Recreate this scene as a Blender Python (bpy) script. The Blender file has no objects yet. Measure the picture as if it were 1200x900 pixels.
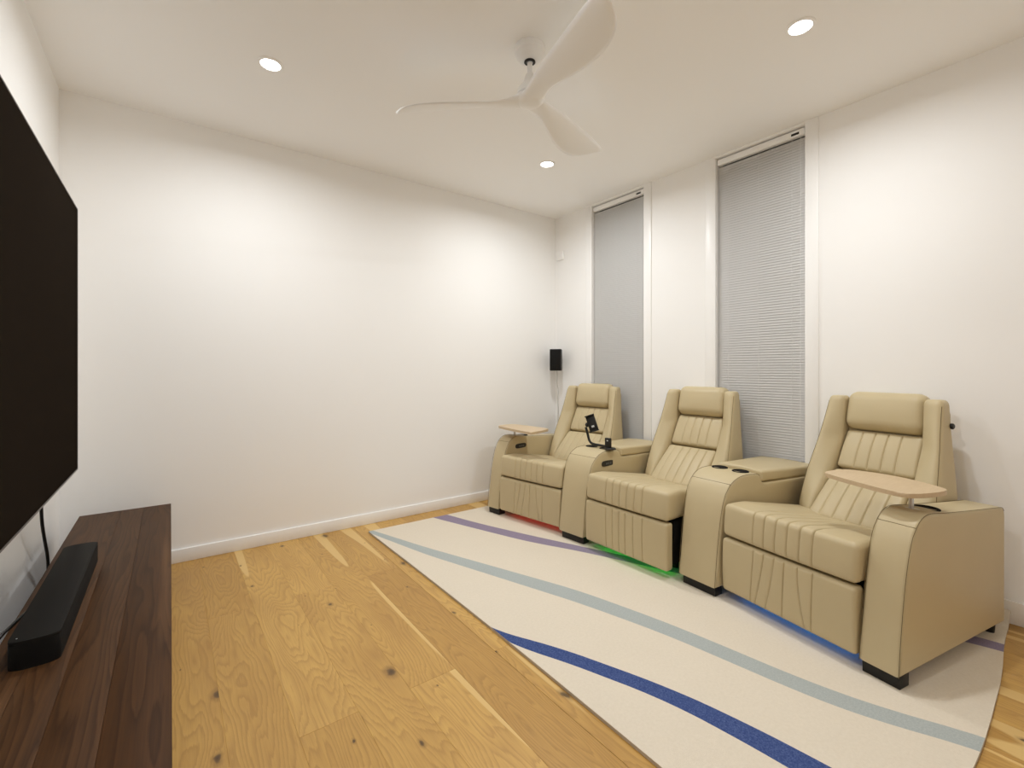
import bpy, bmesh, math, random
from mathutils import Vector, Matrix
random.seed(7)
scene = bpy.context.scene
COL = scene.collection
R = math.radians

# ------------------------------------------------------------------ camera
CAMH = 1.177
cam_d = bpy.data.cameras.new('camera'); cam = bpy.data.objects.new('camera', cam_d); COL.objects.link(cam)
cam.location = (0, 0, CAMH)
cam.rotation_euler = (R(90), 0, -R(36.70))
cam_d.sensor_fit = 'HORIZONTAL'; cam_d.sensor_width = 36
cam_d.lens = 537.0 / 1200 * 36
cam_d.shift_y = -17.0 / 1200          # the level camera's frame is cropped a little below centre
cam_d.clip_start = .02
scene.camera = cam

# ------------------------------------------------------------------ world (night outside)
w = bpy.data.worlds.new('night'); scene.world = w; w.use_nodes = True
w.node_tree.nodes['Background'].inputs[0].default_value = (.012, .016, .03, 1)
w.node_tree.nodes['Background'].inputs[1].default_value = .6

# ------------------------------------------------------------------ exposure
vs = scene.view_settings
vs.view_transform = 'Standard'; vs.look = 'None'; vs.gamma = 1; vs.use_curve_mapping = False
vs.exposure = 0.0
scene.cycles.max_bounces = 16; scene.cycles.diffuse_bounces = 9
LAMP_W = 13.2
LAMP_COL = (.955, .985, 1.0)

# ------------------------------------------------------------------ room sizes (metres)
XL, XR, YF, YN, H = -.485, 3.13, 3.46, -1.0, 2.70

# ================================================================== materials
def mat(name, col, rough=.5, spec=.5, metal=0.0):
    m = bpy.data.materials.new(name); m.use_nodes = True
    b = m.node_tree.nodes['Principled BSDF']
    b.inputs['Base Color'].default_value = (*col, 1); b.inputs['Roughness'].default_value = rough
    b.inputs['Specular IOR Level'].default_value = spec; b.inputs['Metallic'].default_value = metal
    return m
class NT:
    def __init__(s, m): s.t = m.node_tree; s.b = s.t.nodes['Principled BSDF']
    def n(s, typ, **kw):
        o = s.t.nodes.new(typ)
        for k, v in kw.items():
            if k in ('op',): o.operation = v
            elif hasattr(o, k): setattr(o, k, v)
        return o
    def l(s, a, b): s.t.links.new(a, b)
    def math(s, op, a, b=None, clamp=False):
        o = s.t.nodes.new('ShaderNodeMath'); o.operation = op; o.use_clamp = clamp
        for i, v in enumerate((a, b)):
            if v is None: continue
            if isinstance(v, (int, float)): o.inputs[i].default_value = v
            else: s.l(v, o.inputs[i])
        return o.outputs[0]
    def mix(s, f, a, b, typ='MIX'):
        o = s.t.nodes.new('ShaderNodeMix'); o.data_type = 'RGBA'; o.blend_type = typ
        for k, v in ((0, f), (6, a), (7, b)):
            if isinstance(v, (int, float)): o.inputs[k].default_value = v
            elif isinstance(v, tuple): o.inputs[k].default_value = (*v, 1)
            else: s.l(v, o.inputs[k])
        return o.outputs[2]
    def noise(s, vec, scale, detail=3, rough=.5, dist=0):
        o = s.t.nodes.new('ShaderNodeTexNoise')
        o.inputs['Scale'].default_value = scale; o.inputs['Detail'].default_value = detail
        o.inputs['Roughness'].default_value = rough; o.inputs['Distortion'].default_value = dist
        if vec is not None: s.l(vec, o.inputs['Vector'])
        return o.outputs['Fac']
    def mapping(s, vec, scale=(1, 1, 1), loc=None):
        o = s.t.nodes.new('ShaderNodeMapping'); o.inputs['Scale'].default_value = scale
        s.l(vec, o.inputs['Vector'])
        if loc is not None: s.l(loc, o.inputs['Location'])
        return o.outputs[0]
    def ramp(s, f, stops):
        o = s.t.nodes.new('ShaderNodeValToRGB'); e = o.color_ramp.elements
        while len(e) < len(stops): e.new(.5)
        for i, (p, c) in enumerate(stops):
            e[i].position = p; e[i].color = (*c, 1) if isinstance(c, tuple) else (c, c, c, 1)
        s.l(f, o.inputs[0]); return o.outputs[0]
    def bump(s, h, strength=.2, dist=.002):
        o = s.t.nodes.new('ShaderNodeBump'); o.inputs['Strength'].default_value = strength; o.inputs['Distance'].default_value = dist
        s.l(h, o.inputs['Height']); s.l(o.outputs[0], s.b.inputs['Normal'])
    def obj(s): return s.t.nodes.new('ShaderNodeTexCoord').outputs['Object']

def paint(name, col, rough=.6):
    m = mat(name, col, rough, .25); t = NT(m)
    n = t.noise(t.obj(), 260, 2); t.bump(n, .04, .001)
    n2 = t.noise(t.obj(), 1.3, 2)
    t.l(t.mix(n2, tuple(c * .985 for c in col), tuple(min(1, c * 1.01) for c in col)), t.b.inputs['Base Color'])
    return m
M_WALL = paint('wall_paint', (.925, .918, .905))
M_CEIL = paint('ceiling_paint', (.945, .942, .935))
M_TRIM = mat('gloss_trim_white', (.92, .913, .90), .35, .4)
M_FAN = mat('fan_white', (.90, .895, .885), .4, .4)
M_BLIND = mat('blind_slat', (.955, .945, .93), .4, .4)
M_BLACK = mat('black_plastic', (.012, .011, .010), .45, .4)
M_BLACKM = mat('black_matte', (.008, .007, .006), .8, .2)
M_FOOT = mat('black_wood', (.008, .007, .006), .5, .4)
M_CHROME = mat('brushed_steel', (.6, .58, .56), .3, .5, 1)
M_GREYTX = mat('button_grey', (.09, .09, .09), .5, .4)
M_MARK = mat('pale_print', (.6, .62, .62), .6, .3)
M_SEAM = mat('seam_thread', (.18, .135, .07), .8, .2)

def leather():
    m = mat('beige_leather', (.43, .36, .225), .42, .4); t = NT(m); o = t.obj()
    v = t.t.nodes.new('ShaderNodeTexVoronoi'); v.inputs['Scale'].default_value = 330; t.l(o, v.inputs['Vector'])
    t.bump(v.outputs['Distance'], .12, .0008)
    n = t.noise(o, 5, 4)
    t.l(t.mix(n, (.53, .435, .262), (.575, .478, .293)), t.b.inputs['Base Color'])
    return m
M_LEATHER = leather()

def rugmat(name, c1, c2, sc=90):
    m = mat(name, c1, .95, .05); t = NT(m); o = t.obj()
    n = t.noise(o, sc, 4, .7); n2 = t.noise(o, 6, 3)
    f = t.math('MULTIPLY', t.ramp(n, [(.35, 0.0), (.7, 1.0)]), .8)
    c = t.mix(f, c1, c2)
    c = t.mix(t.math('MULTIPLY', n2, .12), c, tuple(x * .8 for x in c1))
    t.l(c, t.b.inputs['Base Color'])
    t.bump(t.noise(o, 420, 2), .5, .002)
    return m
M_RUG = rugmat('rug_cream', (.72, .645, .53), (.78, .705, .59))
M_TEAL = rugmat('rug_teal', (.38, .415, .41), (.52, .55, .53), 160)
M_BLUE = rugmat('rug_blue', (.030, .055, .19), (.13, .18, .36), 200)
M_PURP = rugmat('rug_purple', (.26, .21, .30), (.38, .33, .41), 160)
M_RUGEDGE = mat('rug_binding', (.55, .48, .39), .9, .1)

def oak():
    m = mat('oak_plank', (.5, .3, .1), .38, .4); t = NT(m); o = t.obj()
    info = t.t.nodes.new('ShaderNodeObjectInfo'); rnd = info.outputs['Random']
    cb = t.t.nodes.new('ShaderNodeCombineXYZ')
    t.l(t.math('MULTIPLY', rnd, 37.0), cb.inputs[0]); t.l(t.math('MULTIPLY', rnd, 91.0), cb.inputs[1]); t.l(t.math('MULTIPLY', rnd, 13.0), cb.inputs[2])
    p = t.mapping(o, (1, 1, 1), cb.outputs[0])
    # flowing cathedral grain: distorted bands across the plank
    warp = t.noise(t.mapping(p, (4.0, .75, 1)), 1.5, 2, .45)
    sx = t.t.nodes.new('ShaderNodeSeparateXYZ'); t.l(p, sx.inputs[0])
    band = t.math('ADD', t.math('MULTIPLY', sx.outputs[0], 9.0), t.math('MULTIPLY', warp, 11.0))
    fine = t.noise(t.mapping(p, (60, 3.0, 60)), 2.2, 4, .65)
    band = t.math('ADD', band, t.math('MULTIPLY', fine, .35))
    ring = t.math('FRACT', t.math('MULTIPLY', band, 2.6))
    ringm = t.ramp(ring, [(0.0, 0.0), (.55, .35), (.85, 1.0), (1.0, 0.0)])
    tint = t.mix(rnd, (.50, .285, .074), (.65, .400, .116))
    dark = t.mix(rnd, (.31, .160, .038), (.41, .225, .062))
    c = t.mix(t.math('MULTIPLY', ringm, .60), tint, dark)
    fibre = t.noise(t.mapping(p, (150, 5, 150)), 1.5, 3, .6)
    c = t.mix(t.math('MULTIPLY', t.ramp(fibre, [(.45, 0.0), (.75, 1.0)]), .35), c, dark)
    # broad tonal clouds
    cl = t.noise(t.mapping(p, (4, 1.2, 1)), 1.6, 3)
    c = t.mix(t.math('MULTIPLY', t.ramp(cl, [(.45, 0.0), (.75, 1.0)]), .45), c, (.36, .185, .048))
    # pale sapwood streaks running along some boards
    sw = t.noise(t.mapping(p, (7.5, .42, 1)), 1.0, 1, .3)
    c = t.mix(t.ramp(sw, [(.648, 0.0), (.656, .8), (.75, .8)]), c, (.72, .50, .20))
    # knots
    vo = t.t.nodes.new('ShaderNodeTexVoronoi'); vo.voronoi_dimensions = '2D'; vo.inputs['Scale'].default_value = 1.0
    pn = t.t.nodes.new('ShaderNodeVectorMath'); pn.operation = 'ADD'
    nz = t.t.nodes.new('ShaderNodeTexNoise'); nz.inputs['Scale'].default_value = 26; t.l(p, nz.inputs['Vector'])
    sc = t.t.nodes.new('ShaderNodeVectorMath'); sc.operation = 'SCALE'; sc.inputs[3].default_value = .022; t.l(nz.outputs['Color'], sc.inputs[0])
    t.l(p, pn.inputs[0]); t.l(sc.outputs[0], pn.inputs[1])
    t.l(t.mapping(pn.outputs[0], (5.2, 3.0, 1)), vo.inputs['Vector'])
    sel = t.t.nodes.new('ShaderNodeSeparateColor'); t.l(vo.outputs['Color'], sel.inputs[0])
    size = t.math('MULTIPLY', t.math('POWER', sel.outputs[0], 2.6), .19)
    k = t.math('DIVIDE', vo.outputs['Distance'], t.math('ADD', size, .022))
    halo = t.ramp(k, [(0.0, 1.0), (.55, .6), (1.0, 0.0)])
    core = t.ramp(k, [(0.0, 1.0), (.30, .8), (.5, 0.0)])
    on = t.math('GREATER_THAN', sel.outputs[1], .35)
    c = t.mix(t.math('MULTIPLY', t.math('MULTIPLY', halo, .65), on), c, (.17, .085, .026))
    c = t.mix(t.math('MULTIPLY', t.math('MULTIPLY', core, .85), on), c, (.055, .030, .014))
    t.l(c, t.b.inputs['Base Color'])
    t.bump(fibre, .12, .001)
    return m
M_OAK = oak()

def walnut():
    m = mat('walnut', (.1, .05, .03), .5, .10); t = NT(m); o = t.obj()
    info = t.t.nodes.new('ShaderNodeObjectInfo'); rnd = info.outputs['Random']
    cb = t.t.nodes.new('ShaderNodeCombineXYZ')
    t.l(t.math('MULTIPLY', rnd, 31.0), cb.inputs[0]); t.l(t.math('MULTIPLY', rnd, 77.0), cb.inputs[1]); t.l(t.math('MULTIPLY', rnd, 9.0), cb.inputs[2])
    p = t.mapping(o, (1, 1, 1), cb.outputs[0])
    warp = t.noise(t.mapping(p, (4.5, .45, 3.2)), 1.6, 2)
    sx = t.t.nodes.new('ShaderNodeSeparateXYZ'); t.l(p, sx.inputs[0])
    band = t.math('ADD', t.math('MULTIPLY', sx.outputs[0], 14.0), t.math('MULTIPLY', warp, 7.0))
    fine = t.noise(t.mapping(p, (110, 3.0, 110)), 1.6, 4, .65)
    ring = t.math('FRACT', t.math('ADD', t.math('MULTIPLY', band, 2.0), t.math('MULTIPLY', fine, .5)))
    c = t.mix(t.math('MULTIPLY', t.ramp(ring, [(0.0, 0.0), (.6, .4), (.9, 1.0), (1.0, 0.0)]), .6), t.mix(rnd, (.074, .031, .011), (.112, .053, .022)), (.022, .009, .0035))
    c = t.mix(t.math('MULTIPLY', t.ramp(fine, [(.4, 0.0), (.75, 1.0)]), .5), c, (.036, .020, .012))
    sw = t.noise(t.mapping(p, (16, .5, 16)), 1.0, 2)
    c = t.mix(t.ramp(sw, [(.58, 0.0), (.72, .6)]), c, (.17, .085, .038))
    t.l(c, t.b.inputs['Base Color']); t.bump(fine, .1, .001)
    return m
M_WALNUT = walnut()

def palewood():
    m = mat('pale_wood_tray', (.6, .42, .27), .4, .4); t = NT(m); o = t.obj()
    f = t.noise(t.mapping(o, (14, 110, 14)), 1.2, 3)
    t.l(t.mix(f, (.54, .40, .245), (.64, .50, .33)), t.b.inputs['Base Color'])
    return m
M_TRAY = palewood()
M_SCREEN = mat('tv_screen', (.0185, .0140, .0105), .6, 0.0)
M_BEZEL = mat('tv_bezel', (.16, .15, .14), .35, .5, .6)
M_BARTOP = mat('soundbar_top', (.013, .0115, .010), .7, .12)
def grille():
    m = mat('soundbar_grille', (.006, .0055, .005), .7, .2); t = NT(m)
    v = t.t.nodes.new('ShaderNodeTexVoronoi'); v.inputs['Scale'].default_value = 400; t.l(t.obj(), v.inputs['Vector'])
    t.bump(v.outputs['Distance'], .4, .001); return m
M_GRILLE = grille()
M_CABLEW = mat('white_cable', (.58, .565, .54), .5, .3)
def glassmat():
    m = mat('window_glass', (.9, .95, .95), .02, .5)
    b = m.node_tree.nodes['Principled BSDF']; b.inputs['Transmission Weight'].default_value = 1; b.inputs['IOR'].default_value = 1.45
    return m
M_GLASS = glassmat()
def emit(name, col, s):
    m = mat(name, (0, 0, 0), .5, 0); b = m.node_tree.nodes['Principled BSDF']
    b.inputs['Emission Color'].default_value = (*col, 1); b.inputs['Emission Strength'].default_value = s
    return m
M_LAMP = emit('downlight_lens', (1, .97, .92), 12)
M_LEDR = emit('led_red', (1, .06, .05), 2.2)
M_LEDG = emit('led_green', (.02, 1, .10), 3.5)
M_LEDB = emit('led_blue', (.01, .25, 1), 3.5)

# ================================================================== helpers
def link(name, me, m, parent=None, smooth=False):
    o = bpy.data.objects.new(name, me); COL.objects.link(o)
    if m is not None and not me.materials: me.materials.append(m)
    if parent is not None: o.parent = parent
    if smooth:
        me.polygons.foreach_set('use_smooth', [True] * len(me.polygons))
    return o
def from_bm(name, bm, m, parent=None, smooth=False, auto=None):
    bmesh.ops.recalc_face_normals(bm, faces=bm.faces)
    me = bpy.data.meshes.new(name); bm.to_mesh(me); bm.free()
    o = link(name, me, m, parent, smooth)
    if auto is not None:
        me.polygons.foreach_set('use_smooth', [True] * len(me.polygons))
        me.set_sharp_from_angle(angle=R(auto))
    return o
def empty(name, loc=(0, 0, 0), rz=0):
    o = bpy.data.objects.new(name, None); COL.objects.link(o); o.location = loc; o.rotation_euler = (0, 0, rz)
    o.empty_display_size = .05
    return o
def tag(o, label, cat=None, group=None, kind=None):
    o['label'] = label
    if cat: o['category'] = cat
    if group: o['group'] = group
    if kind: o['kind'] = kind
    return o
def struct(o, label=None, cat=None):
    o['kind'] = 'structure'
    if label: o['label'] = label
    if cat: o['category'] = cat
    return o
def add_box(bm, x0, x1, y0, y1, z0, z1, bevel=0, seg=2):
    vs_ = [bm.verts.new((x, y, z)) for x in (x0, x1) for y in (y0, y1) for z in (z0, z1)]
    fs = [(0, 1, 3, 2), (4, 6, 7, 5), (0, 4, 5, 1), (2, 3, 7, 6), (0, 2, 6, 4), (1, 5, 7, 3)]
    faces = [bm.faces.new([vs_[i] for i in f]) for f in fs]
    if bevel:
        es = list({e for f in faces for e in f.edges})
        bmesh.ops.bevel(bm, geom=es, offset=bevel, segments=seg, affect='EDGES', profile=.5)
def box(name, x0, x1, y0, y1, z0, z1, m, parent=None, bevel=0, seg=2):
    bm = bmesh.new(); add_box(bm, x0, x1, y0, y1, z0, z1, bevel, seg)
    return from_bm(name, bm, m, parent, auto=35 if bevel else None)
def tube(name, pts, r, m, parent=None, n=8, closed=False):
    """round tube along a polyline, one mesh"""
    P = [Vector(p) for p in pts]; bm = bmesh.new(); rings = []
    N = len(P); up = Vector((0, 0, 1))
    prev = None
    for i in range(N):
        if closed: d = P[(i + 1) % N] - P[i - 1]
        else: d = P[min(i + 1, N - 1)] - P[max(i - 1, 0)]
        d.normalize()
        if prev is None:
            a = d.cross(up)
            if a.length < 1e-3: a = d.cross(Vector((1, 0, 0)))
        else: a = prev - d * prev.dot(d)
        a.normalize(); b = d.cross(a); prev = a
        rr = r[i] if isinstance(r, (list, tuple)) else r
        rings.append([bm.verts.new(P[i] + (a * math.cos(2 * math.pi * k / n) + b * math.sin(2 * math.pi * k / n)) * rr) for k in range(n)])
    for i in range(N if closed else N - 1):
        A, B = rings[i], rings[(i + 1) % N]
        for k in range(n): bm.faces.new((A[k], A[(k + 1) % n], B[(k + 1) % n], B[k]))
    if not closed:
        bm.faces.new(rings[0]); bm.faces.new(rings[-1])
    return from_bm(name, bm, m, parent, auto=40)
def lathe(name, prof, m, parent=None, n=40, loc=(0, 0, 0)):
    bm = bmesh.new(); rings = []
    for r, z in prof:
        if r < 1e-5: rings.append([bm.verts.new((loc[0], loc[1], loc[2] + z))])
        else: rings.append([bm.verts.new((loc[0] + r * math.cos(2 * math.pi * k / n), loc[1] + r * math.sin(2 * math.pi * k / n), loc[2] + z)) for k in range(n)])
    for A, B in zip(rings[:-1], rings[1:]):
        if len(A) == 1 and len(B) == 1: continue
        for k in range(n):
            k2 = (k + 1) % n
            if len(A) == 1: bm.faces.new((A[0], B[k], B[k2]))
            elif len(B) == 1: bm.faces.new((A[k], A[k2], B[0]))
            else: bm.faces.new((A[k], A[k2], B[k2], B[k]))
    return from_bm(name, bm, m, parent, auto=35)
def prism(name, pts, z0, z1, m, parent=None, bevel=0, seg=2):
    bm = bmesh.new()
    a = [bm.verts.new((x, y, z0)) for x, y in pts]; b = [bm.verts.new((x, y, z1)) for x, y in pts]
    n = len(pts)
    f0 = bm.faces.new(a[::-1]); f1 = bm.faces.new(b)
    for i in range(n): bm.faces.new((a[i], a[(i + 1) % n], b[(i + 1) % n], b[i]))
    if bevel:
        bmesh.ops.bevel(bm, geom=list(f0.edges) + list(f1.edges), offset=bevel, segments=seg, affect='EDGES', profile=.5)
    return from_bm(name, bm, m, parent, auto=35)
def chaikin(p, it=2, closed=True):
    for _ in range(it):
        q = []; n = len(p)
        for i in range(n if closed else n - 1):
            a, b = p[i], p[(i + 1) % n]
            q += [tuple(.75 * u + .25 * v for u, v in zip(a, b)), tuple(.25 * u + .75 * v for u, v in zip(a, b))]
        if not closed: q = [p[0]] + q + [p[-1]]
        p = q
    return p
def lerp(a, b, t): return a + (b - a) * t
def smooth01(t): t = max(0, min(1, t)); return t * t * (3 - 2 * t)
def interp(tab, x):
    if x <= tab[0][0]: return tab[0][1]
    for (x0, y0), (x1, y1) in zip(tab[:-1], tab[1:]):
        if x <= x1: return lerp(y0, y1, (x - x0) / (x1 - x0))
    return tab[-1][1]
def axis_samples(h, r, n, extra=()):
    s = [-h + r * (1 - math.cos(k / 5 * math.pi / 2)) for k in range(5)]
    mid = [lerp(-(h - r), h - r, i / n) for i in range(n + 1)] + [e for e in extra if abs(e) < h - r]
    out = sorted(set([round(v, 5) for v in s + mid + [-v for v in s]]))
    res = [out[0]]
    for v in out[1:]:
        if v - res[-1] > 4e-4: res.append(v)
    return res
def rbox(name, hx, hy, hz, r, n, deform, m, parent=None, xextra=()):
    """rounded box (half sizes) sampled as a grid and pushed through deform(x, y, z) -> (x, y, z)"""
    xs = axis_samples(hx, r, n[0], xextra); ys = axis_samples(hy, r, n[1]); zs = axis_samples(hz, r, n[2])
    bm = bmesh.new(); V = {}
    nx, ny, nz = len(xs) - 1, len(ys) - 1, len(zs) - 1
    def vert(i, j, k):
        key = (i, j, k)
        if key not in V:
            p = Vector((xs[i], ys[j], zs[k]))
            c = Vector((max(-(hx - r), min(hx - r, p.x)), max(-(hy - r), min(hy - r, p.y)), max(-(hz - r), min(hz - r, p.z))))
            d = p - c
            if d.length > 1e-9: p = c + d.normalized() * r
            V[key] = bm.verts.new(deform(p.x, p.y, p.z) if deform else p)
        return V[key]
    for i in range(nx):
        for j in range(ny):
            bm.faces.new((vert(i, j, 0), vert(i, j + 1, 0), vert(i + 1, j + 1, 0), vert(i + 1, j, 0)))
            bm.faces.new((vert(i, j, nz), vert(i + 1, j, nz), vert(i + 1, j + 1, nz), vert(i, j + 1, nz)))
    for i in range(nx):
        for k in range(nz):
            bm.faces.new((vert(i, 0, k), vert(i + 1, 0, k), vert(i + 1, 0, k + 1), vert(i, 0, k + 1)))
            bm.faces.new((vert(i, ny, k), vert(i, ny, k + 1), vert(i + 1, ny, k + 1), vert(i + 1, ny, k)))
    for j in range(ny):
        for k in range(nz):
            bm.faces.new((vert(0, j, k), vert(0, j, k + 1), vert(0, j + 1, k + 1), vert(0, j + 1, k)))
            bm.faces.new((vert(nx, j, k), vert(nx, j + 1, k), vert(nx, j + 1, k + 1), vert(nx, j, k + 1)))
    return from_bm(name, bm, m, parent, smooth=True)

# ================================================================== the room shell
floor = struct(box('floor', XL - .1, XR + .1, YN - .1, YF + .1, -.10, -.012, mat('subfloor', (.10, .055, .02), .8)), 'oak plank floor of wide knotty boards', 'floor')
PW = .1895; x_first = .140 - 4 * PW
mesh_cache = {}
def plank(x0, x1, y0, y1):
    key = (round(x1 - x0, 3), round(y1 - y0, 3))
    if key not in mesh_cache:
        bm = bmesh.new(); g = .0002
        add_box(bm, g, key[0] - g, g, key[1] - g, -.012, 0)
        top = [e for e in bm.edges if all(abs(v.co.z) < 1e-6 for v in e.verts)]
        bmesh.ops.bevel(bm, geom=top, offset=.0008, segments=1, affect='EDGES')
        bmesh.ops.recalc_face_normals(bm, faces=bm.faces)
        me = bpy.data.meshes.new('plank'); bm.to_mesh(me); bm.free(); me.materials.append(M_OAK); mesh_cache[key] = me
    o = bpy.data.objects.new('plank', mesh_cache[key]); COL.objects.link(o); o.location = (x0, y0, 0); o.parent = floor
row = 0; x = x_first
while x < XR:
    xa, xb = max(x, XL), min(x + PW, XR)
    if xb - xa > .01:
        first = 2.585 if (row % 2 == 0) else 1.580
        cuts = [YN] + [c for c in (first - 4, first - 2, first, first + 2) if YN < c < YF] + [YF]
        for ya, yb in zip(cuts[:-1], cuts[1:]): plank(xa, xb, ya, yb)
    x += PW; row += 1

struct(box('ceiling', XL - .1, XR + .25, YN - .1, YF + .1, H, H + .1, M_CEIL), 'flat white plaster ceiling', 'ceiling')
struct(box('wall_far', XL - .1, XR + .25, YF, YF + .1, -.1, H, M_WALL), 'plain white wall at the far end of the room', 'wall')
struct(box('wall_left', XL - .1, XL, YN - .1, YF, -.1, H, M_WALL), 'white wall behind the television', 'wall')
struct(box('wall_near', XL, XR + .25, YN - .1, YN, -.1, H, M_WALL), 'white wall closing the room behind the viewer', 'wall')
# window wall with two tall openings
WINS = [(2.376, 2.957), (1.180, 1.757)]; WB, WT, WTH = .10, 2.682, .16
bm = bmesh.new()
ys = [YN, WINS[1][0], WINS[1][1], WINS[0][0], WINS[0][1], YF]
for i in (0, 2, 4): add_box(bm, XR, XR + WTH, ys[i], ys[i + 1], -.1, H)
for a, b in WINS:
    add_box(bm, XR, XR + WTH, a, b, -.1, WB); add_box(bm, XR, XR + WTH, a, b, WT, H)
struct(from_bm('wall_right', bm, M_WALL), 'white wall with two tall narrow windows', 'wall')

def baseboard(name, x0, x1, y0, y1, hgt, label, axis):
    bm = bmesh.new(); add_box(bm, x0, x1, y0, y1, 0, hgt, .003, 2)
    struct(from_bm(name, bm, M_TRIM, auto=35), label, 'baseboard')
baseboard('baseboard_far', XL + .014, XR - .014, YF - .014, YF, .081, 'white skirting board along the far wall', 'x')
baseboard('baseboard_left', XL, XL + .014, YN + .014, YF, .081, 'white skirting board behind the walnut cabinet', 'y')
baseboard('baseboard_right', XR - .014, XR, YN + .014, YF - .0, .105, 'white skirting board behind the recliners', 'y')
baseboard('baseboard_near', XL + .014, XR - .014, YN, YN + .014, .081, 'white skirting board behind the viewer', 'x')

# window architraves: flat boards either side of each opening and the strip over it
def trim(name, y0, y1, z0, z1, label):
    struct(box(name, XR - .009, XR, y0, y1, z0, z1, M_TRIM, bevel=.002), label, 'trim')
n = 1
for (a, b), nm in zip(WINS, ('window beside the far corner', 'window nearer the large recliner')):
    trim('trim_%d' % n, a - .072, a - .0, .106, H, 'flat white architrave on the near side of the ' + nm); n += 1
    trim('trim_%d' % n, b, b + .078, .106, H, 'flat white architrave on the far side of the ' + nm); n += 1
    trim('trim_%d' % n, a, b, WT + .002, H, 'white head trim over the ' + nm); n += 1
for i, ((a, b), lab) in enumerate(zip(WINS, ('tall dark window beside the far corner', 'tall dark window behind the second console'))):
    wroot = struct(empty('window_%d' % (i + 1), (XR + .12, (a + b) / 2, WB)), lab, 'window')
    hw = (b - a) / 2; hh = WT - WB
    bm = bmesh.new()
    add_box(bm, -.02, .03, -hw, -hw + .035, 0, hh); add_box(bm, -.02, .03, hw - .035, hw, 0, hh)
    add_box(bm, -.02, .03, -hw + .035, hw - .035, 0, .035); add_box(bm, -.02, .03, -hw + .035, hw - .035, hh - .035, hh)
    from_bm('window_frame', bm, M_BLACK, wroot)
    box('pane', .004, .010, -hw + .03, hw - .03, .03, hh - .03, M_GLASS, wroot)

# ================================================================== downlights
LIGHTS = [(.40, 2.551, 'round downlight in the ceiling over the television side of the far wall'),
          (2.236, 2.566, 'round downlight in the ceiling between fan and far corner window'),
          (2.243, .866, 'round downlight in the ceiling above the nearest recliner'),
          (.40, .866, 'round downlight in the ceiling above the viewer')]
for lx, ly, lab in LIGHTS:
    t = tag(empty('downlight', (lx, ly, H)), lab, 'downlight', 'recessed ceiling downlights')
    lathe('trim_ring', [(.044, -.001), (.046, -.006), (.056, -.005), (.060, 0), (.044, 0)], M_TRIM, t)
    lathe('lens', [(0, -.003), (.044, -.003), (.044, -.001), (0, -.001)], M_LAMP, t)
    ld = bpy.data.lights.new('downlight_lamp', 'AREA'); ld.shape = 'DISK'; ld.size = .085; ld.energy = LAMP_W
    ld.color = LAMP_COL; ld.spread = R(168)
    lo = bpy.data.objects.new('downlight_lamp', ld); COL.objects.link(lo); lo.parent = t; lo.location = (0, 0, -.008)

# ================================================================== rug
RX0, RX1, RY0, RY1, RZ = 1.150, 3.104, .275, 3.262, .012
def wob(y): return .020 * math.sin((y - .3) * 1.05) if y < 3.3 else 0
TEAL_U = [(.24, 2.095), (.283, 2.072), (.448, 1.984), (.58, 1.942), (.73, 1.905), (.974, 1.875), (1.271, 1.831), (1.728, 1.725), (2.348, 1.492), (2.737, 1.344), (3.279, 1.169), (3.4, 1.13)]
TEAL_L = [(.24, 2.01), (.279, 1.989), (.43, 1.904), (.554, 1.855), (.695, 1.822), (.929, 1.788), (1.214, 1.745), (1.627, 1.637), (2.243, 1.426), (2.632, 1.292), (3.198, 1.145), (3.4, 1.10)]
BLUE_U = [(.24, 1.575), (.546, 1.550), (.788, 1.515), (1.014, 1.461), (1.441, 1.298), (1.70, 1.15), (3.4, 1.0)]
BLUE_L = [(.24, 1.47), (.59, 1.451), (.746, 1.434), (.972, 1.398), (1.381, 1.244), (1.56, 1.15), (3.4, 1.0)]
PURP_U = [(.24, 2.842), (.409, 2.815), (.8, 2.70), (1.5, 2.43), (2.154, 2.167), (2.514, 2.023), (2.941, 1.869), (3.298, 1.77), (3.4, 1.74)]
PURP_L = [(.24, 2.770), (.423, 2.722), (.8, 2.60), (1.5, 2.34), (2.093, 2.106), (2.414, 1.943), (2.831, 1.799), (3.282, 1.648), (3.4, 1.62)]
def sm_interp(tab, y, hw=.06):
    return sum(interp(tab, y + d * hw) for d in (-2, -1, 0, 1, 2)) / 5
bm = bmesh.new()
NY = 120; rows = []; NC = 5
for j in range(NY + 1):
    y = lerp(RY0, RY1, j / NY)
    x0 = RX0 + .012 * math.sin((y - .6) * 1.4)
    bl, bu = max(x0, sm_interp(BLUE_L, y)), max(x0, sm_interp(BLUE_U, y))
    tl, tu = max(x0, sm_interp(TEAL_L, y)), max(x0, sm_interp(TEAL_U, y))
    pl, pu = sm_interp(PURP_L, y), sm_interp(PURP_U, y)
    bounds = [x0, bl, bu, tl, tu, pl, pu, RX1 - .10]
    xs_ = []
    for a, b in zip(bounds[:-1], bounds[1:]): xs_ += [(lerp(a, b, k / NC)) for k in range(NC)]
    xs_ += [RX1 - .10 + .10 * k / 8 for k in range(9)]
    r_ = []
    for xx in xs_:
        yy = y
        if j < 8:     # slightly uneven short edge
            f = (1 - j / 8)
            yy += f * (.008 * math.sin(xx * 5.0 + 1.0) + .05 * smooth01((xx - 2.45) / .66))
        z = RZ + .055 * smooth01((xx - (RX1 - .075)) / .075)      # back edge pushed up against the skirting
        r_.append(bm.verts.new((xx, yy, z)))
    rows.append(r_)
mats_idx = [0, 1, 0, 2, 0, 3, 0]
for j in range(NY):
    for i in range(len(rows[0]) - 1):
        f = bm.faces.new((rows[j][i], rows[j][i + 1], rows[j + 1][i + 1], rows[j + 1][i]))
        f.material_index = mats_idx[min(6, i // NC)]
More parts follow.
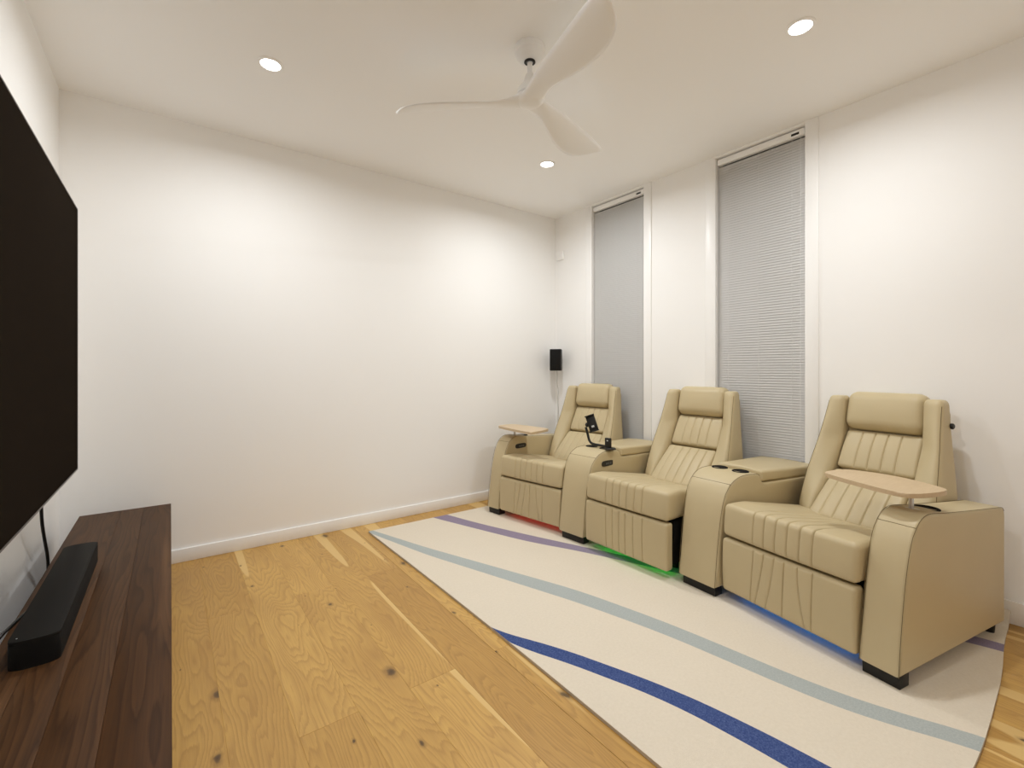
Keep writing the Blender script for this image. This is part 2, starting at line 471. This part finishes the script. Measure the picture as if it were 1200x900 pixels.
# thickness: border skirt down to the floor
edge = [rows[0][i] for i in range(len(rows[0]))] + [rows[j][-1] for j in range(1, NY + 1)] + [rows[NY][i] for i in range(len(rows[0]) - 2, -1, -1)] + [rows[j][0] for j in range(NY - 1, 0, -1)]
low = [bm.verts.new((v.co.x, v.co.y, v.co.z - RZ + .0005)) for v in edge]
for i in range(len(edge)):
    k = (i + 1) % len(edge)
    f = bm.faces.new((edge[i], low[i], low[k], edge[k])); f.material_index = 4
bmesh.ops.remove_doubles(bm, verts=bm.verts, dist=1e-5)
me = bpy.data.meshes.new('rug'); bmesh.ops.recalc_face_normals(bm, faces=bm.faces); bm.to_mesh(me); bm.free()
for m_ in (M_RUG, M_BLUE, M_TEAL, M_PURP, M_RUGEDGE): me.materials.append(m_)
rug = link('rug', me, None); tag(rug, 'large cream rug with blue, teal and purple curved stripes under the recliners', 'rug')
me.polygons.foreach_set('use_smooth', [True] * len(me.polygons)); me.set_sharp_from_angle(angle=R(40))

# ================================================================== recliners
ARM_PROF = [(0, .060), (.010, .16), (.024, .26), (.040, .36), (.060, .45), (.082, .52), (.105, .566), (.133, .598), (.170, .619), (.215, .627), (.27, .622),
            (.34, .613), (.58, .592), (.835, .572), (.858, .566), (.870, .551), (.874, .526), (.872, .30), (.864, .060)]
def arm_mesh(name, a0, a1, parent, prof=ARM_PROF, widen=0.0, m=None):
    """side-profile extruded across the arm; edges softened. widen: extra half width per metre of depth"""
    bm = bmesh.new(); nseg = 6; r = .014
    # offset profile inward for the rounded long edges
    N = len(prof); nor = []
    for i in range(N):
        p0, p1 = prof[i - 1], prof[(i + 1) % N]
        dx, dz = p1[0] - p0[0], p1[1] - p0[1]; L_ = math.hypot(dx, dz) or 1
        nor.append((dz / L_, -dx / L_))
    area = sum(prof[i][0] * prof[(i + 1) % N][1] - prof[(i + 1) % N][0] * prof[i][1] for i in range(N))
    sgn = -1 if area > 0 else 1
    sections = []
    for k in range(5):
        t = k / 4 * math.pi / 2
        sections.append((a0 + r * (1 - math.sin(t)), r * (1 - math.cos(t))))
    ins0 = list(reversed([(a, d) for a, d in sections]))
    secs = [(a0 + r * (1 - math.cos(k / 4 * math.pi / 2)), r * (1 - math.sin(k / 4 * math.pi / 2))) for k in range(5)]
    secs += [(lerp(a0 + r, a1 - r, i / 4), 0) for i in range(1, 4)]
    secs += [(a1 - r * (1 - math.sin(math.pi / 2 - k / 4 * math.pi / 2) * 0 - math.cos(math.pi / 2 - k / 4 * math.pi / 2)), 0) for k in range(0)]
    secs += [(a1 - s_[0] + a0, s_[1]) for s_ in reversed(secs[:5])]
    rings = []
    for a, d in secs:
        ring = []
        for (b, z), (nb, nz) in zip(prof, nor):
            bb, zz = b + sgn * nb * d, z + sgn * nz * d
            mid = (a0 + a1) / 2
            aa = a + (widen * bb * (1 if a > mid else -1) * abs(a - mid) / ((a1 - a0) / 2))
            ring.append(bm.verts.new((aa, bb, zz)))
        rings.append(ring)
    for A, B in zip(rings[:-1], rings[1:]):
        for i in range(N): bm.faces.new((A[i], A[(i + 1) % N], B[(i + 1) % N], B[i]))
    bm.faces.new(rings[0]); bm.faces.new(rings[-1])
    return from_bm(name, bm, m or M_LEATHER, parent, auto=50)
def seam(parent, pts, r=.0011):
    return tube('seam', pts, r, M_SEAM, parent, n=5)
def arm_seams(arm, a0, a1, crease_b=.121, prof=ARM_PROF, last=16, widen=0):
    half = (a1 - a0) / 2; mid = (a0 + a1) / 2
    def A(side, b): return mid + side * (half - .0035 + widen * b)
    for s in (-1, 1):
        pp = chaikin([(b, z) for b, z in prof[:last]], 1, False)
        seam(arm, [(A(s, b), b - .0025 if b < .1 else b, z + (.0005 if b < .1 else -.0012)) for b, z in pp])
    zc = interp(prof[:10], crease_b)
    seam(arm, [(lerp(A(-1, crease_b), A(1, crease_b), k / 6), crease_b - .0002, zc + .0003) for k in range(7)])

def ctrl_panel(parent, a, b, z, nx):
    """dark pill-shaped control panel on an inner side; nx = outward direction along local x"""
    pr = []
    L2, H2 = .066, .020
    for k in range(24):
        t = 2 * math.pi * k / 24
        c, s_ = math.cos(t), math.sin(t)
        pr.append((L2 * math.copysign(abs(c) ** .45, c), H2 * math.copysign(abs(s_) ** .7, s_)))
    bm = bmesh.new()
    A = [bm.verts.new((a, b + p, z + q)) for p, q in pr]; B = [bm.verts.new((a + nx * .004, b + p * .96, z + q * .92)) for p, q in pr]
    for i in range(24): bm.faces.new((A[i], A[(i + 1) % 24], B[(i + 1) % 24], B[i]))
    bm.faces.new(A); bm.faces.new(B)
    o = from_bm('control_panel', bm, M_BLACK, parent, auto=40); o['label'] = 'black seat control panel'
    for k in range(3):
        box('button', min(a + nx * .003, a + nx * .0055), max(a + nx * .003, a + nx * .0055), b - .026 + k * .022, b - .010 + k * .022, z - .007, z + .005, M_GREYTX, o)
def cup_holder(parent, a, b, z, r=.046):
    lathe('cup_holder', [(r, .0005), (r, .004), (r - .002, .0055), (r - .006, .0055), (r - .008, .002), (r - .010, .0012), (0, .0012)], M_BLACKM, parent, 28, (a, b, z))
def leg_block(parent, a0, a1, b0, b1, z0=.0125):
    box('leg', a0, a1, b0, b1, z0, .068, M_FOOT, parent, bevel=.002)
def leg_round(parent, a, b):
    lathe('leg', [(0, .0125), (.018, .0125), (.022, .07), (0, .07)], M_FOOT, parent, 16, (a, b, 0))

WING_OUT = [(.40, .595), (.50, .624), (.62, .664), (.80, .742), (1.03, .822)]
SEAT_SEAMS = [-.135, -.080, -.025, .030, .085, .140]
FOOT_TOP = [-.131, -.079, -.028, .019, .078, .143]
FOOT_BOT = [-.150, -.128, -.075, .008, .112, .136]
def fine_axis(seams, w=.012, nn=7):
    return [s + w * (2 * k / (nn - 1) - 1) for s in seams for k in range(nn)] + [s + q for s in seams for q in (-.0012, .0012)]
def groove(x, seams, depth=.0062, w=.0024, puff=.0025):
    g = 0
    for s in seams: g -= depth * math.exp(-((x - s) / w) ** 2) * 1.0
    for s0, s1 in zip(seams[:-1], seams[1:]):
        if s0 < x < s1: g += puff * math.sin(math.pi * (x - s0) / (s1 - s0))
    return g

def recliner(label, ox, oy, deg, led, arm=None, foot_push=0.0, knob=False, curvy=True, shift=0.0, hwid=.309, wide=.02):
    t = tag(empty('recliner', (ox, oy, 0), -R(90) - R(deg)), label, 'recliner', 'beige leather recliners in a row')
    HW = hwid
    # ---- dark base frame under and behind the cushions
    box('base_frame', -HW + .012, HW - .012, .07, .80, .085, .325, M_BLACKM, t)
    # ---- seat cushion
    def d_seat(x, y, z):
        b = y + .315; zz = z + .418                       # b 0..63, z .335...50
        top = smooth01((z + .02) / .09)
        slope = -.085 * max(0, (b - .07)) / .5
        zz += top * slope
        crown = .010 * (1 - (x / HW) ** 2)
        side = smooth01((abs(x) - .125) / .05)
        if top > .5: zz += .012 * side * smooth01((b - .05) / .1) - .006
        fr = smooth01((-y - .20) / .1)
        b_ = b - .006 * (1 - (x / HW) ** 2) * fr
        conv = 1 - .12 * smooth01((b - .08) / .4)
        sm = [s * conv for s in SEAT_SEAMS]
        g = groove(x, sm)
        fade = 1 - .75 * smooth01((b - .12) / .35)
        if z > .05: zz += g * fade * smooth01((z - .03) / .03)
        if b < .05: b_ -= g * (1 - smooth01((b - .012) / .03)) * smooth01((z + .082) / .01)
        # slightly leaning front face
        b_ += .012 * smooth01((z + .05) / .15) * (1 if b < .06 else 0) * (1 - b / .06 if b < .06 else 0)
        return (x + shift, b_ + foot_push, zz)
    seat = rbox('seat', HW, .315, .083, .026, (16, 22, 6), d_seat, M_LEATHER, t, fine_axis(SEAT_SEAMS))
    # ---- footrest panel
    def d_foot(x, y, z):
        b = y + .031; zz = z + .193
        s_ = max(0, min(1, (.325 - zz) / .265))
        sm = [lerp(a, c, s_ ** 1.6) if curvy else lerp(a, a + .004, s_) for a, c in zip(FOOT_TOP, FOOT_BOT)]
        g = groove(x, sm, .006, .0023, .0018)
        if y < 0: b -= g * smooth01((.132 - abs(z)) / .015) if abs(x) < HW - .01 else 0
        b -= .006 * (1 - (z / .133) ** 2) * (1 if y < 0 else 0)
        return (x + shift, b + foot_push - .002, zz)
    xe = fine_axis(FOOT_TOP, .03, 21) + fine_axis(FOOT_BOT, .03, 21)
    rbox('footrest', HW - .002, .031, .132, .016, (40, 3, 22), d_foot, M_LEATHER, t, xe)
    # ---- backrest shell
    def d_shell(x, y, z):
        zz = z + .66; s_ = max(0.0, (zz - .34) / .64)
        f = interp([(.33, .66), (.63, .80), (.83, .868), (1.0, .878)], zz); bk = lerp(.870, .888, s_)
        return (x * lerp(1.0, .9, s_), lerp(f, bk, (y + .1) / .2), zz)
    rbox('backrest_shell', .285, .1, .33, .03, (6, 4, 10), d_shell, M_LEATHER, t)
    # ---- back cushions along the reclined line
    def cushion(name, p0, p1, hw0, hw1, th, r, seams, n=(12, 14, 5), bulge=.012, puff=.003):
        d = Vector((p1[0] - p0[0], p1[1] - p0[1])); L_ = d.length; d /= L_; nrm = Vector((-d.y, d.x))   # towards the sitter
        hw = (hw0 + hw1) / 2
        def df(x, y, z):
            u = (y + L_ / 2) / L_
            k = lerp(hw0, hw1, u) / hw
            off = z
            if z > 0:
                off += bulge * (1 - (2 * u - 1) ** 2) * (1 - .6 * (x / hw) ** 2)
                if seams: off += groove(x, seams, .006, .003, puff) * smooth01((z - th / 4) / (th / 6)) * smooth01((.5 - abs(u - .5)) / .08)
            b = p0[0] + d.x * (u * L_) + nrm.x * (off - th / 2); zz = p0[1] + d.y * (u * L_) + nrm.y * (off - th / 2)
            return (x * k, b, zz)
        return rbox(name, hw, L_ / 2, th / 2, r, n, df, M_LEATHER, t, fine_axis(seams) if seams else ())
    cushion('lower_back_cushion', (.490, .412), (.735, .640), .192, .180, .09, .022, [-.125, -.062, 0, .062, .125])
    cushion('middle_back_cushion', (.742, .646), (.844, .846), .180, .174, .09, .018, [-.09, -.030, .030, .09], puff=.002)
    cushion('headrest', (.806, .856), (.850, 1.062), .180, .178, .105, .046, None, bulge=.018)
    # ---- side wings
    for s in (-1, 1):
        def d_wing(x, y, z, s=s):
            zz = z + .715; u = (zz - .40) / .63
            k = (x / .062 + 1) / 2                     # 0 inner edge, 1 outer edge
            inner = lerp(.186, .176, u); outer = lerp(.310, .256, smooth01(u * .9))
            f_in = interp([(.40, .530), (.50, .590), (.62, .690), (.80, .795), (1.03, .825)], zz)
            f_out = interp(WING_OUT, zz)
            f = lerp(f_in, f_out, smooth01(k)); bk = .868 + .018 * smooth01(u)
            q = (y + .07) / .14
            # fuller, rounded front
            return (s * lerp(inner, outer, k), lerp(f, bk, q) - .014 * (1 - (2 * k - 1) ** 2) * (1 - q), zz)
        wing = rbox('side_wing', .062, .07, .315, .030, (6, 6, 26), d_wing, M_LEATHER, t)
        pts = [d_wing(.0538, -.0618, lerp(.42, 1.0, kk / 23) - .715) for kk in range(24)]
        seam(wing, pts, .0012)
    # ---- arm on one end
    if arm:
        a0, a1 = (.316, .450) if arm > 0 else (-.450, -.316)
        ar = arm_mesh('armrest', a0, a1, t)
        arm_seams(ar, a0, a1)
        cup_holder(ar, (a0 + a1) / 2, .345, .6105)
        leg_block(t, a0 + .006, a1 - .006, .012, .075)
        leg_round(t, (a0 + a1) / 2 + .03 * arm, .825)
        if arm < 0: ctrl_panel(ar, a1, .255, .540, 1)
    else:
        leg_round(t, -.22, .10 + .1); leg_round(t, .22, .10 + .1)
    leg_round(t, 0, .78)
    # ---- coloured light strip under the footrest frame
    box('led_strip', -HW + .05, HW - .03, .095, .110, .074, .082, led, t)
    if knob:
        kn = lathe('recline_knob', [(0, 0), (.012, 0), (.014, .004), (.014, .016), (.010, .020), (0, .020)], M_BLACK, t, 18)
        kn.location = (.258, .868, .905); kn.rotation_euler = (0, R(90), 0); kn['label'] = 'small black knob'
    return t
C1 = recliner('recliner nearest the far wall, red glow beneath', 2.150, 2.680, -9, M_LEDR, arm=-1)
C2 = recliner('middle recliner with green glow beneath', 2.190, 1.815, 0, M_LEDG, foot_push=-.005, curvy=False)
C3 = recliner('recliner nearest the viewer, blue glow beneath', 2.195, .930, 11, M_LEDB, arm=1, knob=True)

# ================================================================== wedge consoles between the recliners
CON_PROF = [(0, .060), (.010, .16), (.022, .26), (.036, .36), (.054, .45), (.078, .52), (.108, .565), (.145, .592), (.19, .609), (.24, .615), (.30, .614),
            (.345, .609), (.365, .598), (.378, .575), (.392, .560), (.42, .556), (.60, .552), (.90, .548), (.902, .52), (.900, .30), (.890, .060)]
def console(label, ox, oy, deg, panel=False):
    t = tag(empty('storage_console', (ox, oy, 0), -R(90) - R(deg)), label, 'console', 'wedge consoles between recliners')
    hw = .111; wd = math.tan(R(4.0))
    body = arm_mesh('console_body', -hw, hw, t, CON_PROF, wd)
    arm_seams(body, -hw, hw, .122, CON_PROF, 13, wd)
    # hinged padded lid
    def d_lid(x, y, z):
        b = y + .645; k = 1 + (wd * b) / hw
        zz = z + .590 - .035 * (b - .38)
        if z > 0: zz += .008 * (1 - (x / hw) ** 2)
        f = 0
        return (x * k, b - (.0 if y > -.2 else 0), zz)
    rbox('lid', hw - .001, .262, .030, .014, (8, 12, 3), d_lid, M_LEATHER, t)
    for s in (-1, 1): cup_holder(body, s * .062, .300, .6130, .043)
    leg_block(t, -hw + .018, hw - .012, .014, .072)
    leg_round(t, 0, .84)
    if panel: ctrl_panel(body, hw + wd * .235, .240, .528, 1)
    return t
K1 = console('wedge console holding the phone bracket', 2.182, 2.258, -4.6, True)
K2 = console('wedge console with bare lid between middle and nearest recliners', 2.230, 1.360, 4.3, False)

# ================================================================== swivel trays on the end arms
def tray(label, px, py, outline, ztop=.705):
    t = tag(empty('swivel_tray', (px, py, .618)), label, 'tray', 'wooden swivel trays')
    pts = chaikin([(x - px, y - py) for x, y in outline], 3)
    prism('tray_top', pts, ztop - .618 - .018, ztop - .618, M_TRAY, t, bevel=.003)
    lathe('post', [(0, .006), (.0085, .006), (.0085, ztop - .618 - .018), (0, ztop - .618 - .018)], M_CHROME, t, 20)
    lathe('base_plate', [(0, .001), (.030, .001), (.030, .004), (.026, .0065), (.0085, .0075), (0, .0075)], M_CHROME, t, 28)
    lathe('collar', [(.0085, ztop - .618 - .030), (.014, ztop - .618 - .026), (.022, ztop - .618 - .0182), (0, ztop - .618 - .0182)], M_BLACK, t, 20)
tray('pale wooden swivel tray over the arm beside the far wall', 2.315, 3.068,
     [(2.19, 3.10), (2.21, 3.17), (2.36, 3.20), (2.40, 3.14), (2.432, 2.78), (2.40, 2.735), (2.19, 2.668), (2.158, 2.70)])
tray('pale wooden swivel tray over the arm of the nearest recliner', 2.360, .512,
     [(2.225, .520), (2.285, .462), (2.43, .412), (2.48, .44), (2.585, .60), (2.585, .77), (2.55, .81), (2.42, .838), (2.38, .81)])

# ================================================================== phone bracket on the first console
ph = tag(empty('phone_holder', (2.455, 2.150, .622)), 'black bracket with phone cradle standing on the first console', 'phone holder')
def P(dx, dy, dz): return (dx, dy, dz)
lathe('base', [(0, .0), (.040, .0), (.040, .006), (.034, .010), (0, .010)], M_BLACK, ph, 24)
tube('bent_arm', chaikin([(0, 0, .012), (-.004, .07, .016), (-.01, .15, .016), (-.012, .185, .030), (-.010, .205, .085), (-.008, .225, .130)], 2, False), .009, M_BLACK, ph, 10)
cl = box('clamp_block', -.010, .012, -.004, .042, .008, .076, M_BLACK, ph, bevel=.004)
box('clamp_mark', -.0115, -.0098, .010, .022, .055, .062, M_MARK, cl)
lathe('ball_joint', [(0, -.018), (.010, -.014), (.016, 0), (.010, .014), (0, .018)], M_BLACK, ph, 16, (-.008, .212, .150))
def cradle():
    bm = bmesh.new()
    add_box(bm, -.006, .006, -.032, .032, -.060, .060, .002)
    add_box(bm, -.024, .006, -.034, .034, .054, .062, .002)
    add_box(bm, -.024, .006, -.034, .034, -.062, -.054, .002)
    o = from_bm('cradle', bm, M_BLACK, ph, auto=35)
    o.location = (-.006, .165, .165); o.rotation_euler = (R(-20), R(8), R(32))
    box('cradle_mark', -.0075, -.0058, -.010, .010, -.030, -.016, M_MARK, o)
cradle()

# ================================================================== venetian blinds
SL_H = .0172
def blind(label, a, b):
    t = tag(empty('venetian_blind', (XR + .026, (a + b) / 2, WB)), label, 'blind', 'white venetian blinds')
    hw = (b - a) / 2 - .008; top = WT - WB
    hr = box('headrail', -.022, .016, -hw, hw, top - .050, top - .010, M_TRIM, t, bevel=.003)
    g = box('tag', -.0235, -.0218, -hw + .030, -hw + .075, top - .040, top - .026, M_BLACK, hr); g['label'] = 'small black badge'
    box('bottom_rail', -.013, .013, -hw, hw, .004, .020, M_TRIM, t, bevel=.003)
    n = int((top - .085) / SL_H)
    # one curved slat, shared by all
    bm = bmesh.new(); th = R(-70); rows_ = []
    for k in range(5):
        s = -1 + k / 2; ww = .0108 * s; cv = .0012 * (1 - s * s)
        xx = -(ww * math.cos(th)) + cv * math.sin(th); zz = ww * math.sin(th) + cv * math.cos(th)
        rows_.append([bm.verts.new((xx, y_, zz)) for y_ in (-hw, hw)])
    for A, B in zip(rows_[:-1], rows_[1:]): bm.faces.new((A[0], A[1], B[1], B[0]))
    geo = bmesh.ops.solidify(bm, geom=list(bm.faces), thickness=.0004)
    bmesh.ops.recalc_face_normals(bm, faces=bm.faces)
    sm = bpy.data.meshes.new('slat'); bm.to_mesh(sm); bm.free(); sm.materials.append(M_BLIND)
    sm.polygons.foreach_set('use_smooth', [True] * len(sm.polygons)); sm.set_sharp_from_angle(angle=R(40))
    for i in range(n):
        o = bpy.data.objects.new('slat', sm); COL.objects.link(o); o.parent = t; o.location = (0, 0, .034 + i * SL_H)
    for y_ in (-hw + .075, hw - .075, 0): tube('ladder_cord', [(-.0105, y_, .01), (-.0105, y_, top - .05)], .0007, M_BLIND, t, 5)
    tube('pull_cord', [(-.020, -hw + .022, .45), (-.020, -hw + .022, top - .05)], .0011, M_BLIND, t, 5)
    return t
blind('closed white slatted blind in the window beside the far corner', *WINS[0])
blind('closed white slatted blind in the window behind the middle recliner', *WINS[1])

# ================================================================== ceiling fan
FX, FY, FZ = 1.364, 1.689, 2.449
fan = tag(empty('ceiling_fan', (FX, FY, H)), 'white three-blade ceiling fan with curved paddle blades', 'ceiling fan')
lathe('canopy', [(0, 0), (.072, 0), (.074, -.012), (.072, -.026), (.066, -.030), (.062, -.042), (.050, -.058), (.034, -.066), (0, -.066)], M_FAN, fan)
lathe('canopy_ring', [(.016, -.064), (.026, -.064), (.027, -.070), (.022, -.074), (.015, -.072)], M_BLACK, fan, 28)
lathe('downrod', [(0, -.06), (.0125, -.06), (.0125, -.19), (0, -.19)], M_FAN, fan, 20)
lathe('motor_housing', [(0, -.125), (.018, -.126), (.022, -.135), (.030, -.165), (.047, -.186), (.058, -.200), (.060, -.222), (.052, -.226), (0, -.226)], M_FAN, fan)
lathe('motor_gap', [(0, -.224), (.046, -.224), (.046, -.236), (0, -.236)], M_BLACK, fan, 28)
lathe('hub', [(0, -.232), (.062, -.233), (.072, -.240), (.071, -.247), (.063, -.259), (.042, -.269), (0, -.274)], M_FAN, fan)
LEAD = [(.02, -.058), (.08, -.056), (.16, -.055), (.30, -.056), (.45, -.056), (.56, -.054), (.63, -.050), (.668, -.044)]
TRAI = [(.02, .055), (.06, .052), (.10, .042), (.14, .038), (.19, .046), (.26, .068), (.35, .092), (.44, .104), (.52, .100), (.58, .080), (.63, .040), (.655, .000), (.668, -.040)]
def blade_mesh():
    bm = bmesh.new(); NS, NW = 44, 9; T, Bo = [], []
    for i in range(NS + 1):
        r = lerp(.02, .668, (i / NS)); l0, l1 = interp(LEAD, r), max(sm_interp(TRAI, r, .012), interp(LEAD, r) + .004)
        pitch = math.tan(R(18.5)) * smooth01((r - .05) / .16); droop = 0
        ta, tb = [], []
        for k in range(NW + 1):
            q = k / NW; y = lerp(l0, l1, q)
            th = .0085 * math.sqrt(max(.02, 1 - (2 * q - 1) ** 2)) * lerp(1.25, .55, r / .66)
            z0 = -y * pitch + droop - .004 * math.sin(q * math.pi)
            ta.append(bm.verts.new((r, y, z0 + th))); tb.append(bm.verts.new((r, y, z0 - th)))
        T.append(ta); Bo.append(tb)
    for i in range(NS):
        for k in range(NW):
            bm.faces.new((T[i][k], T[i + 1][k], T[i + 1][k + 1], T[i][k + 1])); bm.faces.new((Bo[i][k], Bo[i][k + 1], Bo[i + 1][k + 1], Bo[i + 1][k]))
        bm.faces.new((T[i][0], Bo[i][0], Bo[i + 1][0], T[i + 1][0])); bm.faces.new((T[i][NW], T[i + 1][NW], Bo[i + 1][NW], Bo[i][NW]))
    for k in range(NW):
        bm.faces.new((T[0][k], T[0][k + 1], Bo[0][k + 1], Bo[0][k])); bm.faces.new((T[NS][k], Bo[NS][k], Bo[NS][k + 1], T[NS][k + 1]))
    bmesh.ops.recalc_face_normals(bm, faces=bm.faces)
    me = bpy.data.meshes.new('blade'); bm.to_mesh(me); bm.free(); me.materials.append(M_FAN)
    me.polygons.foreach_set('use_smooth', [True] * len(me.polygons)); return me
bme = blade_mesh()
for ang in (16, 136, 256):
    o = bpy.data.objects.new('blade', bme); COL.objects.link(o); o.parent = fan; o.location = (0, 0, FZ - H); o.rotation_euler = (0, 0, R(ang))

# ================================================================== television on the left wall
TX, TY1, TW, TZ0, TZ1 = -.352, 2.962, 2.18, .705, 1.935
tv = tag(empty('television', (XL, TY1 - TW / 2, TZ0)), 'very large black flat television mounted on the left wall', 'television')
ty0, ty1, th_ = -TW / 2, TW / 2, TZ1 - TZ0; tx = TX - XL
box('housing', tx - .048, tx - .006, ty0 + .01, ty1 - .01, .01, th_ - .01, M_BLACK, tv, bevel=.006)
bm = bmesh.new()
for (y0, y1, z0, z1) in ((ty0, ty1, 0, .006), (ty0, ty1, th_ - .005, th_), (ty0, ty0 + .005, .006, th_ - .005), (ty1 - .005, ty1, .006, th_ - .005)):
    add_box(bm, tx - .022, tx + .0015, y0, y1, z0, z1)
from_bm('bezel', bm, M_BEZEL, tv)
box('screen', tx - .006, tx, ty0 + .004, ty1 - .004, .005, th_ - .004, M_SCREEN, tv)
box('wall_mount', 0, tx - .047, -.35, .35, .35, .80, M_BLACK, tv)
tube('power_cable', chaikin([(.060, .76, .05), (.063, .77, -.08), (.060, .80, -.16), (.050, .92, -.27), (.042, 1.04, -.38), (.036, 1.08, -.50), (.030, 1.09, -.66)], 2, False), .006, M_BLACK, tv, 8)

# ================================================================== walnut cabinet
CX0, CX1, CY0, CY1, CZ = -.384, .003, .42, 3.292, .405
cab = tag(empty('media_cabinet', ((CX0 + CX1) / 2, (CY0 + CY1) / 2, 0)), 'long low walnut cabinet under the television', 'cabinet')
cx, cy = cab.location.x, cab.location.y
def cbox(name, x0, x1, y0, y1, z0, z1, m, parent=cab, bevel=0): return box(name, x0 - cx, x1 - cx, y0 - cy, y1 - cy, z0, z1, m, parent, bevel)
cbox('body', CX0 + .002, CX1 - .022, CY0 + .002, CY1 - .002, .06, CZ - .024, M_WALNUT)
cbox('plinth', CX0 + .02, CX1 - .05, CY0 + .03, CY1 - .03, 0, .06, M_BLACK)
xb = [CX0, -.302, -.215, -.118, CX1]
for x0, x1 in zip(xb[:-1], xb[1:]):
    o = box('top_board', -(x1 - x0) / 2 + .0002, (x1 - x0) / 2 - .0002, -(CY1 - CY0) / 2, (CY1 - CY0) / 2, 0, .024, M_WALNUT, cab, bevel=.0008)
    o.location = ((x0 + x1) / 2 - cx, 0, CZ - .024)
nd = 4; dw = (CY1 - CY0) / nd
for k in range(nd):
    d = cbox('door', CX1 - .020, CX1 - .002, CY0 + k * dw + .003, CY0 + (k + 1) * dw - .003, .012, CZ - .027, M_WALNUT, bevel=.001)

# ================================================================== soundbar and its cable
sb = tag(empty('soundbar', (-.285, 2.10, CZ)), 'black soundbar lying on the walnut cabinet', 'soundbar')
def bar_outline(hx, hy, inset=0):
    pts = []
    for k in range(17):      # rounded far end
        t = math.pi * k / 16
        pts.append((hx * math.copysign(abs(math.cos(t)) ** .75, math.cos(t)), hy - .022 + .022 * math.sin(t) ** .8))
    for k in range(17):
        t = math.pi + math.pi * k / 16
        pts.append((hx * math.copysign(abs(math.cos(t)) ** .75, math.cos(t)), -hy + .022 - .022 * abs(math.sin(t)) ** .8))
    return pts
prism('grille_body', bar_outline(.050, .405), 0, .066, M_GRILLE, sb, bevel=.002)
prism('top_panel', bar_outline(.050, .405), .066, .074, M_BARTOP, sb, bevel=.002)
box('status_mark', -.036, -.033, -.382, -.380, .0741, .0745, M_MARK, sb)
tube('cable', chaikin([(-.045, .05, .02), (-.066, .015, .010), (-.088, -.06, .006), (-.098, -.12, .006), (-.107, -.165, .005), (-.122, -.19, -.02), (-.138, -.20, -.10), (-.15, -.20, -.25)], 2, False), .0045, M_BLACK, sb, 8)

# ================================================================== corner speaker, its cable, wall plate
sp = tag(empty('speaker', (3.010, 3.322, 1.165), R(-50)), 'small black speaker mounted high in the far corner', 'speaker')
def d_sp(x, y, z): return (x, y, z + .105)
rbox('speaker_box', .056, .045, .105, .010, (3, 3, 3), d_sp, M_BLACK, sp)
box('speaker_grille', -.050, .050, -.0475, -.0440, .006, .204, M_GRILLE, sp, bevel=.002)
box('wall_bracket', -.012, .012, .040, .135, .09, .12, M_BLACK, sp)
tube('cable', chaikin([(.006, .03, .004), (.008, .04, -.05), (.002, .055, -.13), (.020, .06, -.19), (.008, .065, -.27), (.014, .07, -.42), (.004, .075, -.6), (.010, .08, -.80), (.010, .085, -1.12)], 2, False), .0038, M_CABLEW, sp, 7)

wp = tag(empty('wall_sensor', (XR, 3.376, 2.268)), 'small white wall sensor near the far corner', 'sensor')
box('cover', -.020, 0, -.045, .045, 0, .085, M_TRIM, wp, bevel=.006)
box('sensor_lens', -.0212, -.0195, -.012, .012, .03, .055, M_FAN, wp, bevel=.0005)
